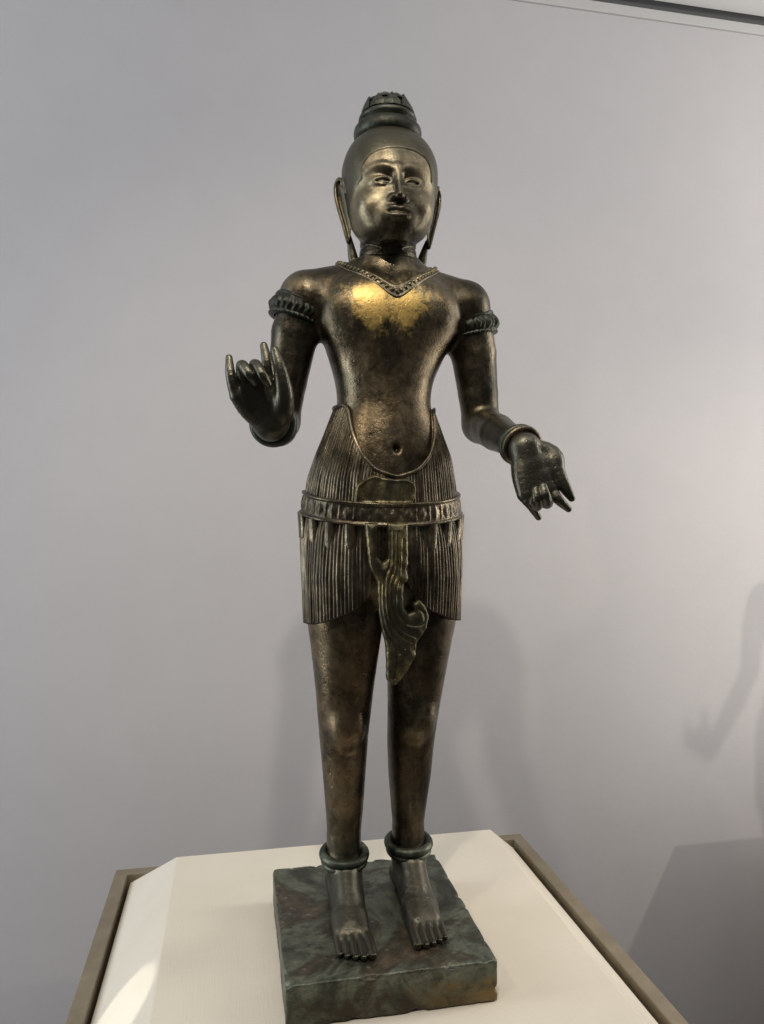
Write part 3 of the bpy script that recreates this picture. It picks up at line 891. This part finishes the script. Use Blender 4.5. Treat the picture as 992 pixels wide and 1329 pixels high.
hx_, hy_ = skirt_pt(phi[::6], ztop[::6], 0.0002)
v_, f_ = tube(np.stack([hx_, hy_, ztop[::6]], -1), 0.0029, 8, True)
mesh_obj('waist_hem', v_, f_, M['skirt'], skirt_o)

# ------------------------------------------------------------------ belt
NB = 720
pb = np.interp(np.linspace(0, s_[-1], NB, endpoint=False), s_, pf)
zb = 0.6365 + np.where(np.sin(pb) < 0, 0.021 * np.sin(pb), 0.004 * np.sin(pb))
prof = [(-0.0180, -0.004), (-0.0180, 0.0045), (-0.0165, 0.0062), (-0.0140, 0.0062), (-0.0128, 0.0035), (-0.0105, 0.0033), (-0.007, 0.0034), (-0.0035, 0.0034), (0.0, 0.0034),
        (0.0035, 0.0034), (0.007, 0.0034), (0.0105, 0.0033), (0.0128, 0.0035), (0.0140, 0.0062), (0.0165, 0.0062), (0.0180, 0.0045), (0.0180, -0.004)]
rows = []
per = NB // 30
uu = ((np.arange(NB) % per) / per - 0.5) * 2
for dz_, ot in prof:
    boss = 0.0
    if abs(dz_) <= 0.0106:                                              # lozenges and beads between the rims
        loz = np.clip(1 - (np.abs(uu) / 0.62 + abs(dz_) / 0.0105), 0, 1)
        bead = np.clip(1 - np.hypot((np.abs(uu) - 1) / 0.22, (abs(dz_) - 0.006) / 0.005), 0, 1)
        boss = 0.0016 * np.minimum(loz * 2.2, 1) + 0.0014 * np.minimum(bead * 2, 1)
    qx, qy = skirt_pt(pb, np.clip(zb + dz_, 0.4, 0.8), ot + boss)
    rows.append(np.stack([qx, qy, zb + dz_], -1))
G = np.stack(rows, 1)
belt_o = mesh_obj('belt', G.reshape(-1, 3), grid_faces(NB, len(prof), wrap_u=True), M['skirt'], statue)

# tongues that hang below the belt
def tongue_mesh():
    n, mrow = 13, 15
    u = np.linspace(-1, 1, n)
    v = np.linspace(0, 1, mrow)
    U, Vv = np.meshgrid(u, v, indexing='ij')
    wid = 0.0088 * (1 - 0.15 * Vv) * np.sqrt(np.clip(1 - np.clip((Vv - 0.72) / 0.29, 0, 1) ** 2, 0.002, 1))
    X = U * wid
    Zt = -Vv * 0.040
    Y = -(0.0052 * (1 - 0.55 * Vv) * np.sqrt(np.clip(1 - U ** 2, 0, 1)) + 0.0012 * np.cos(U * math.pi * 2.5) ** 2 * (1 - U ** 2))
    top = np.stack([X, Y, Zt], -1).reshape(-1, 3)
    bot = np.stack([X, np.full_like(X, 0.004), Zt], -1).reshape(-1, 3)
    F = grid_faces(n, mrow)
    return np.concatenate([top, bot]), np.concatenate([F, F[:, ::-1] + len(top)])


tv_, tf_ = tongue_mesh()
tongue0 = None
NT = 22
for i in range(NT):
    a = np.interp((i + 0.5) / NT * s_[-1], s_, pf)
    if -math.pi / 2 - 0.42 < a < -math.pi / 2 + 0.40: continue          # the sash hangs there
    zc = 0.6365 + (0.021 if math.sin(a) < 0 else 0.004) * math.sin(a) - 0.0165
    qx, qy = (float(t) for t in skirt_pt(np.array([a]), np.array([zc - 0.015]), 0.0005))
    q2x, q2y = (float(t) for t in skirt_pt(np.array([a + 0.02]), np.array([zc - 0.015])))
    q1x, q1y = (float(t) for t in skirt_pt(np.array([a - 0.02]), np.array([zc - 0.015])))
    ang = math.atan2(q2y - q1y, q2x - q1x)
    if tongue0 is None:
        t = tongue0 = mesh_obj('pendant', tv_, tf_, M['skirt'], belt_o)
    else:
        t = tongue0.copy(); COL.objects.link(t); t.parent = belt_o
    t.location = (qx, qy, zc)
    t.rotation_euler = (0, 0, ang)
    t.scale = (1, 1, 0.9 + 0.25 * random.random())


# ------------------------------------------------------------------ sash and waist fold: thick relief plates
def d_line(X, Zc, pts):
    d = np.full(X.shape, 1e9, np.float32)
    for a, b_ in zip(pts[:-1], pts[1:]):
        a = np.array(a); b_ = np.array(b_); e = b_ - a
        wx, wz = X - a[0], Zc - a[1]
        t = np.clip((wx * e[0] + wz * e[1]) / float(e @ e), 0, 1)
        d = np.minimum(d, np.hypot(wx - e[0] * t, wz - e[1] * t))
    return d


def spline(pts, n=10):
    p = np.array([pts[0]] + list(pts) + [pts[-1]], float)
    out = []
    for i in range(1, len(p) - 2):
        for t in np.linspace(0, 1, n, endpoint=False):
            out.append(0.5 * (2 * p[i] + (p[i + 1] - p[i - 1]) * t + (2 * p[i - 1] - 5 * p[i] + 4 * p[i + 1] - p[i + 2]) * t ** 2
                              + (3 * p[i] - p[i - 1] - 3 * p[i + 1] + p[i + 2]) * t ** 3))
    out.append(p[-2])
    return [tuple(o) for o in out]


sash_poly = [(-0.0231, 0.6032), (-0.0059, 0.6031), (-0.0059, 0.5536), (0.0021, 0.5457), (0.0102, 0.5512), (0.0102, 0.6031), (0.0396, 0.603), (0.0396, 0.5429),
             (0.0365, 0.535), (0.0403, 0.5213), (0.0333, 0.5141), (0.031, 0.4977), (0.0333, 0.4773), (0.0396, 0.4692), (0.048, 0.4728), (0.048, 0.4848),
             (0.0555, 0.4903), (0.0649, 0.481), (0.0713, 0.466), (0.0672, 0.4479), (0.0508, 0.4257), (0.0501, 0.4092), (0.0356, 0.3831), (0.0206, 0.3657),
             (0.0079, 0.3742), (0.0067, 0.4216), (-0.0002, 0.4538), (-0.0032, 0.4703), (-0.0052, 0.5188), (-0.0105, 0.5272), (-0.0166, 0.5392), (-0.0185, 0.5504)]
groov = [spline(p) for p in (
    [(0.0136, 0.5907), (0.0125, 0.5455), (0.0044, 0.5231), (0.0044, 0.478), (0.0136, 0.4439), (0.0333, 0.4206)],
    [(0.0195, 0.5907), (0.0180, 0.5400), (0.0100, 0.5160), (0.0100, 0.4780), (0.0200, 0.4465), (0.0430, 0.4290)],
    [(0.0252, 0.5906), (0.0229, 0.5341), (0.0159, 0.5116), (0.0159, 0.4777), (0.0275, 0.4491), (0.0508, 0.4359)],
    [(0.0321, 0.5792), (0.0298, 0.5283), (0.024, 0.5058), (0.024, 0.4775), (0.0356, 0.4568), (0.0602, 0.4538), (0.0637, 0.4685), (0.0555, 0.4767)],
    [(-0.0010, 0.5150), (-0.0008, 0.478), (0.0075, 0.4430), (0.0250, 0.4130)],
    [(0.0200, 0.4200), (0.0220, 0.4000), (0.0190, 0.3760)])]


def sash_f(P):
    d2 = d_poly(P[:, 0], P[:, 2], sash_poly) - 0.0010 - 0.0003 * np.sin(P[:, 2] * 430 + 2 * np.sin(P[:, 0] * 160)) * np.clip((0.60 - P[:, 2]) / 0.02, 0, 1)
    yc = -0.066 - 0.008 * np.clip((0.6 - P[:, 2]) / 0.2, 0, 1) + 0.004 * np.clip((0.42 - P[:, 2]) / 0.05, 0, 1) + 1.2 * (P[:, 0] - 0.02) ** 2
    hy = 0.0036 + 0.0050 * np.sqrt(np.clip(-d2 / 0.011, 0, 1)) + 0.0004 * np.sin(P[:, 2] * 260 + P[:, 0] * 330) * np.clip((0.60 - P[:, 2]) / 0.05, 0, 1)
    qy = np.abs(P[:, 1] - yc) - hy
    r = 0.0035
    a, c = d2 + r, qy + r
    d = np.minimum(np.maximum(a, c), 0) + np.hypot(np.maximum(a, 0), np.maximum(c, 0)) - r
    for gq in groov:
        l = d_line(P[:, 0], P[:, 2], gq)
        d = smax(d, 0.0019 - np.hypot(l, P[:, 1] - (yc - hy - 0.0002)), 0.0012)
    return d


v_, q_ = surface_net(sash_f, (-0.032, -0.092, 0.355), (0.082, -0.050, 0.612), 0.001)
sash_o = mesh_obj('sash', v_, q_, M['orn'], statue)
sash_o['label'] = 'hooked fishtail sash hanging from the belt'

flap_poly = spline([(-0.0377, 0.6302), (-0.0354, 0.6552), (-0.0273, 0.6654), (-0.01, 0.6747), (0.0051, 0.6714), (0.0215, 0.6693), (0.0403, 0.6694), (0.0545, 0.6615), (0.0557, 0.6477), (0.0498, 0.6304)], 5)


def flap_f(P):
    d2 = d_poly(P[:, 0], P[:, 2], flap_poly)
    yc = 0.030 - 0.0865 * np.sqrt(np.clip(1 - ((P[:, 0] - 0.021) / 0.117) ** 2, 0.01, 1)) - 0.0010
    thick = 0.0042 + 0.0005 * np.sin(P[:, 0] * 300 + 6 * np.sin(P[:, 2] * 60)) + 0.0016 * np.exp(-((d2 + 0.003) / 0.002) ** 2)
    qy = np.abs(P[:, 1] - yc) - thick
    r = 0.0032
    a, c = d2 + r, qy + r
    return np.minimum(np.maximum(a, c), 0) + np.hypot(np.maximum(a, 0), np.maximum(c, 0)) - r


v_, q_ = surface_net(flap_f, (-0.045, -0.078, 0.622), (0.064, -0.030, 0.682), 0.00125)
mesh_obj('waist_fold', v_, q_, M['orn'], skirt_o)


# ------------------------------------------------------------------ jewellery
def on_body(P, out):
    """slide points along the gradient to the body's surface plus a distance"""
    P = np.array(P, np.float32)
    e = 0.0015
    for _ in range(6):
        d = body(P)
        gr = np.stack([body(P + np.eye(3, dtype=np.float32)[i] * e) - body(P - np.eye(3, dtype=np.float32)[i] * e) for i in range(3)], 1)
        l = np.linalg.norm(gr, axis=1)[:, None] + 1e-9
        P = P - (gr / l) * (d - out)[:, None] * 0.8
    return P


def lathe(profile, seg, M4):
    th = np.linspace(0, 2 * math.pi, seg, endpoint=False)
    V = np.array([[(r * math.cos(t), r * math.sin(t), zz) for (r, zz) in profile] for t in th])
    V = V.reshape(-1, 3)
    V = np.array([tuple(M4 @ Vector(v)) for v in V])
    return V, grid_faces(seg, len(profile), wrap_u=True)


NN = 220
ta = np.linspace(0, 2 * math.pi, NN, endpoint=False)


def neck_path(a, w):
    """w 0 inner edge, 1 outer edge of the collar; front at a = -pi/2 dips to a point"""
    fr = np.clip(-np.sin(a), 0, 1)
    dx = np.sqrt(np.cos(a) ** 2 + 0.012) - 0.05
    vz = fr * (1 - dx) ** 1.0
    rx = 0.068 + 0.014 * w; ry = 0.063 + 0.011 * w
    xx = 0.029 + rx * np.cos(a)
    yy = 0.034 + ry * np.sin(a)
    zz = 1.008 - 0.006 * w - vz * (0.048 + 0.016 * w)
    return np.stack([xx, yy, zz], -1)


ws = [0.0, 0.02, 0.12, 0.24, 0.30, 0.42, 0.55, 0.68, 0.74, 0.86, 0.98, 1.0]
oh = [-0.002, 0.0008, 0.0016, 0.0010, 0.0004, 0.0004, 0.0006, 0.0004, 0.0004, 0.0014, 0.0008, -0.002]
rows = []
for w, o_ in zip(ws, oh):
    bo = 0.0016 * np.abs(np.sin(ta * 33)) if 0.4 < w < 0.7 else 0
    rows.append(on_body(neck_path(ta, w), 0.0) )
    gp = rows[-1]
    e = 0.0015
    gr = np.stack([body(gp + np.eye(3, dtype=np.float32)[i] * e) - body(gp - np.eye(3, dtype=np.float32)[i] * e) for i in range(3)], 1)
    gr /= np.linalg.norm(gr, axis=1)[:, None] + 1e-9
    rows[-1] = gp + gr * (np.asarray(o_) + bo)[..., None] if np.ndim(bo) else gp + gr * o_
G = np.stack(rows, 1)
neck_o = mesh_obj('necklace', G.reshape(-1, 3), grid_faces(NN, len(ws), wrap_u=True)[:, ::-1], M['skirt'], statue)


def bead_row(name, pts, r, mat, parent):
    bm = bmesh.new(); bmesh.ops.create_icosphere(bm, subdivisions=2, radius=1)
    sv = np.array([v.co[:] for v in bm.verts]); sf = np.array([[v.index for v in f.verts] for f in bm.faces]); bm.free()
    r = np.broadcast_to(np.asarray(r, float), (len(pts),))
    V = (np.asarray(pts)[:, None] + sv[None] * r[:, None, None]).reshape(-1, 3)
    F = (sf[None] + (np.arange(len(pts)) * len(sv))[:, None, None]).reshape(-1, 3)
    o = mesh_obj(name, V, F, mat, parent); o['kind'] = 'stuff'
    return o


nb_ = 64
ab = np.linspace(0, 2 * math.pi, nb_, endpoint=False)
bead_row('bead_row', on_body(neck_path(ab, 0.55), 0.0010), 0.0040, M['orn'], neck_o)
def frame(p, axis):
    q = Vector(axis).normalized().to_track_quat('Z', 'Y')
    return Matrix.Translation(p) @ q.to_matrix().to_4x4()


def armlet(p, axis, r, out_dir):
    Mx = frame(p, axis)
    prof = [(r - 0.004, -0.0165), (r + 0.0030, -0.0170), (r + 0.0046, -0.0155), (r + 0.0046, -0.0130), (r + 0.0026, -0.0115)]
    prof += [(r + 0.0026 + 0.0042 * math.sin(math.pi * t), -0.0115 + 0.024 * t) for t in np.linspace(0.05, 0.95, 9)]
    prof += [(r + 0.0026, 0.0130), (r + 0.0042, 0.0142), (r + 0.0040, 0.0165), (r - 0.004, 0.0170)]
    seg = 180
    V, F = lathe(prof, seg, Matrix.Identity(4))
    V[:, 2] *= 0.88
    zl = V[:, 2]
    an = np.arctan2(V[:, 1], V[:, 0])
    belly = np.clip(1 - (zl / 0.0125) ** 2, 0, 1)
    ribs = belly * (0.0012 * np.sin(an * 30 + np.abs(zl) * 260) + 0.0010 * np.sin(an * 15))
    od = (Mx.to_3x3().inverted() @ Vector(out_dir))
    da = (an - math.atan2(od.y, od.x) + math.pi) % (2 * math.pi) - math.pi
    crest = np.exp(-(da / 0.55) ** 2)
    V[:, :2] *= (1 + (ribs + belly * crest * 0.0030) / r)[:, None]
    V[:, 2] += (zl > 0) * crest * 0.007 * (zl / 0.0165)
    V = np.array([tuple(Mx @ Vector(v)) for v in V])
    o = mesh_obj('armlet', V, F, M['hair'], statue)
    ts = np.linspace(0, 2 * math.pi, 34, endpoint=False)
    bp = [tuple(Mx @ Vector(((r + 0.0036) * math.cos(t), (r + 0.0036) * math.sin(t), -0.0125))) for t in ts]
    bead_row('bead_row', np.array(bp), 0.0024, M['green'], o)
    return o


armlet((-0.1130, 0.030, 0.9310), (0.30, 0.0, 0.95), 0.0395, (-1, -0.7, 0))
armlet((0.1675, 0.030, 0.9200), (-0.20, 0.0, 0.97), 0.0390, (1, -0.6, 0))


def ring(name, p, axis, rmaj, rmin, mat, ov=1.0, n=72, parent=None, sq=1.0):
    Mx = frame(p, axis)
    th = np.linspace(0, 2 * math.pi, n, endpoint=False)
    pr = np.linspace(0, 2 * math.pi, 14, endpoint=False)
    prof = [(rmaj + rmin * math.cos(a), rmin * ov * math.sin(a)) for a in pr]
    V = np.array([[(r * math.cos(t), r * math.sin(t) * sq, zz) for (r, zz) in prof] for t in th]).reshape(-1, 3)
    V = np.array([tuple(Mx @ Vector(v)) for v in V])
    return mesh_obj(name, V, grid_faces(n, 14, True, True), mat, parent or statue)


fl = Vector((-0.1625, -0.132, 0.740)) - Vector((-0.150, -0.030, 0.745))
b1 = ring('bracelet', (-0.1600, -0.118, 0.7405), fl, 0.0262, 0.0064, M['green'], 1.15)
ring('bracelet_band', (-0.1590, -0.106, 0.7408), fl, 0.0262, 0.0052, M['green'], 1.1, parent=b1)
fr_ = Vector((0.1975, -0.130, 0.7121)) - Vector((0.193, -0.030, 0.745))
b2 = ring('bracelet', (0.1968, -0.124, 0.7150), fr_, 0.0262, 0.0050, M['skirt'], 1.1)
ring('bracelet_band', (0.1963, -0.113, 0.7183), fr_, 0.0262, 0.0050, M['green'], 1.1, parent=b2)
for (xx, yy, zz) in ((-0.0404, 0.030, 0.0740), (0.0664, 0.038, 0.0790)):
    a1 = ring('anklet', (xx, yy, zz + 0.0035), (0, -0.12, 1), 0.0330, 0.0070, M['green'], 1.0)
    ring('anklet_band', (xx, yy, zz - 0.0075), (0, -0.12, 1), 0.0315, 0.0055, M['green'], 0.9, parent=a1)

# ------------------------------------------------------------------ hair knot
bun_prof = [(0.036, 1.184), (0.050, 1.188), (0.0545, 1.193), (0.0560, 1.199), (0.0552, 1.205), (0.0520, 1.2090), (0.0440, 1.2105), (0.0435, 1.2125), (0.0510, 1.2145), (0.0540, 1.219), (0.0548, 1.225),
            (0.0540, 1.231), (0.0505, 1.2355), (0.0425, 1.2370), (0.0405, 1.2395), (0.0410, 1.2420), (0.0455, 1.2440), (0.0470, 1.2470), (0.0462, 1.2505), (0.0430, 1.2530), (0.0375, 1.2540), (0.0360, 1.262), (0.0335, 1.270),
            (0.0280, 1.276), (0.0200, 1.2800), (0.012, 1.2815), (0.001, 1.282)]
V, F = lathe(bun_prof, 72, Matrix.Identity(4))
V[:, 0] += 0.0300; V[:, 1] += 0.030
aa = np.arctan2(V[:, 1] - 0.030, V[:, 0] - 0.0300)
bun_o = mesh_obj('hair_knot', V, F, M['hair'], statue)


def petal_mesh(h_, wd, r0, r1):
    """pointed leaf that follows the dome: base radius r0, tip radius r1"""
    V, F = [], []
    rows_ = [(0.0, 1.0), (0.3, 0.95), (0.55, 0.72), (0.8, 0.38), (1.0, 0.05)]
    for t, w in rows_:
        rad = r0 + (r1 - r0) * t ** 1.6
        bulge = 0.0030 * (1 - t * 0.6)
        for u, o in ((-1, 0), (-0.55, 0.6), (0, 1), (0.55, 0.6), (1, 0)):
            V.append((u * w * wd, -(rad + bulge * o) + 0.0, t * h_))
        V.append((0, -(rad - 0.006), t * h_))
    n = 6
    for i in range(len(rows_) - 1):
        for j in range(n):
            F.append((i * n + j, i * n + (j + 1) % n, (i + 1) * n + (j + 1) % n, (i + 1) * n + j))
    F.append(tuple(range(n))[::-1]); F.append(tuple(range((len(rows_) - 1) * n, len(rows_) * n)))
    return V, F


for row, (cnt_, h_, wd, r0, r1, zz) in enumerate(((10, 0.0235, 0.0122, 0.0415, 0.0335, 1.2545), (7, 0.0140, 0.0110, 0.0335, 0.0200, 1.2715))):
    pv, pf2 = petal_mesh(h_, wd, r0, r1)
    p0 = None
    for i in range(cnt_):
        a = (i + 0.5 * row) / cnt_ * 2 * math.pi
        if p0 is None: o = p0 = mesh_obj('petal', pv, pf2, M['hair'], bun_o, smooth=False)
        else:
            o = p0.copy(); COL.objects.link(o); o.parent = bun_o
        o.location = (0.0300, 0.030, zz)
        o.rotation_euler = (0, 0, a)
        o.scale = (1, 1, 0.94 + 0.12 * random.random())

# ------------------------------------------------------------------ bronze base block
bm = bmesh.new()
bmesh.ops.create_cube(bm, size=1)
for v in bm.verts:
    v.co = Vector((v.co.x * 0.292, v.co.y * 0.325, v.co.z * 0.0575 - 0.02875))
bmesh.ops.bevel(bm, geom=bm.edges[:], offset=0.004, segments=3, profile=0.55, affect='EDGES')
bmesh.ops.subdivide_edges(bm, edges=[e for e in bm.edges if e.calc_length() > 0.02], cuts=70, use_grid_fill=True)
from mathutils import noise as mno
for v in bm.verts:
    c = v.co
    ex = [0.146 - abs(c.x), 0.1625 - abs(c.y), min(-c.z, c.z + 0.0575)]
    near = sorted(ex)[1]                                   # distance to the nearest edge, measured along a face
    edge = max(0.0, 1 - near / 0.011)
    n_ = mno.noise(c * 45) + 0.6 * mno.noise(c * 110)
    chip = edge * max(0.0, n_ - 0.10) * 0.0085
    sl = 0.0007 * mno.noise(c * 22) + 0.0003 * mno.noise(c * 70)
    d = Vector((math.copysign(1, c.x) if ex[0] < 0.006 else 0, math.copysign(1, c.y) if ex[1] < 0.006 else 0, (1 if c.z > -0.02 else 0) if ex[2] < 0.006 else 0))
    c += d * (sl - chip)
bm_obj('base', bm, M['base'], statue, smooth=True)

# ------------------------------------------------------------------ second exhibit, past the right edge: its shadow falls on the wall
make_pedestal(1.87, 1.45, SZ - 0.05, 0.36, -0.23, 0.23, 0.03, 0.05,
              'second cream pedestal past the right edge of the picture, shadow on the wall')
small = empty('bronze_statuette', (1.905, 1.45, SZ - 0.05 + 0.0575 * 0.80))
small.scale = (0.80, 0.80, 0.80)
tag(small, 'smaller bronze figure on the second pedestal past the right edge', 'statuette')


def copy_part(o, parent):
    c = o.copy(); COL.objects.link(c); c.parent = parent
    return c


for o in [o for o in statue.children if o.name.split('.')[0] in ('body', 'skirt', 'belt', 'sash', 'hair_knot', 'base')]:
    copy_part(o, small)

print('tris', sum(len(p.vertices) - 2 for o in scene.objects if o.type == 'MESH' for p in o.data.polygons))
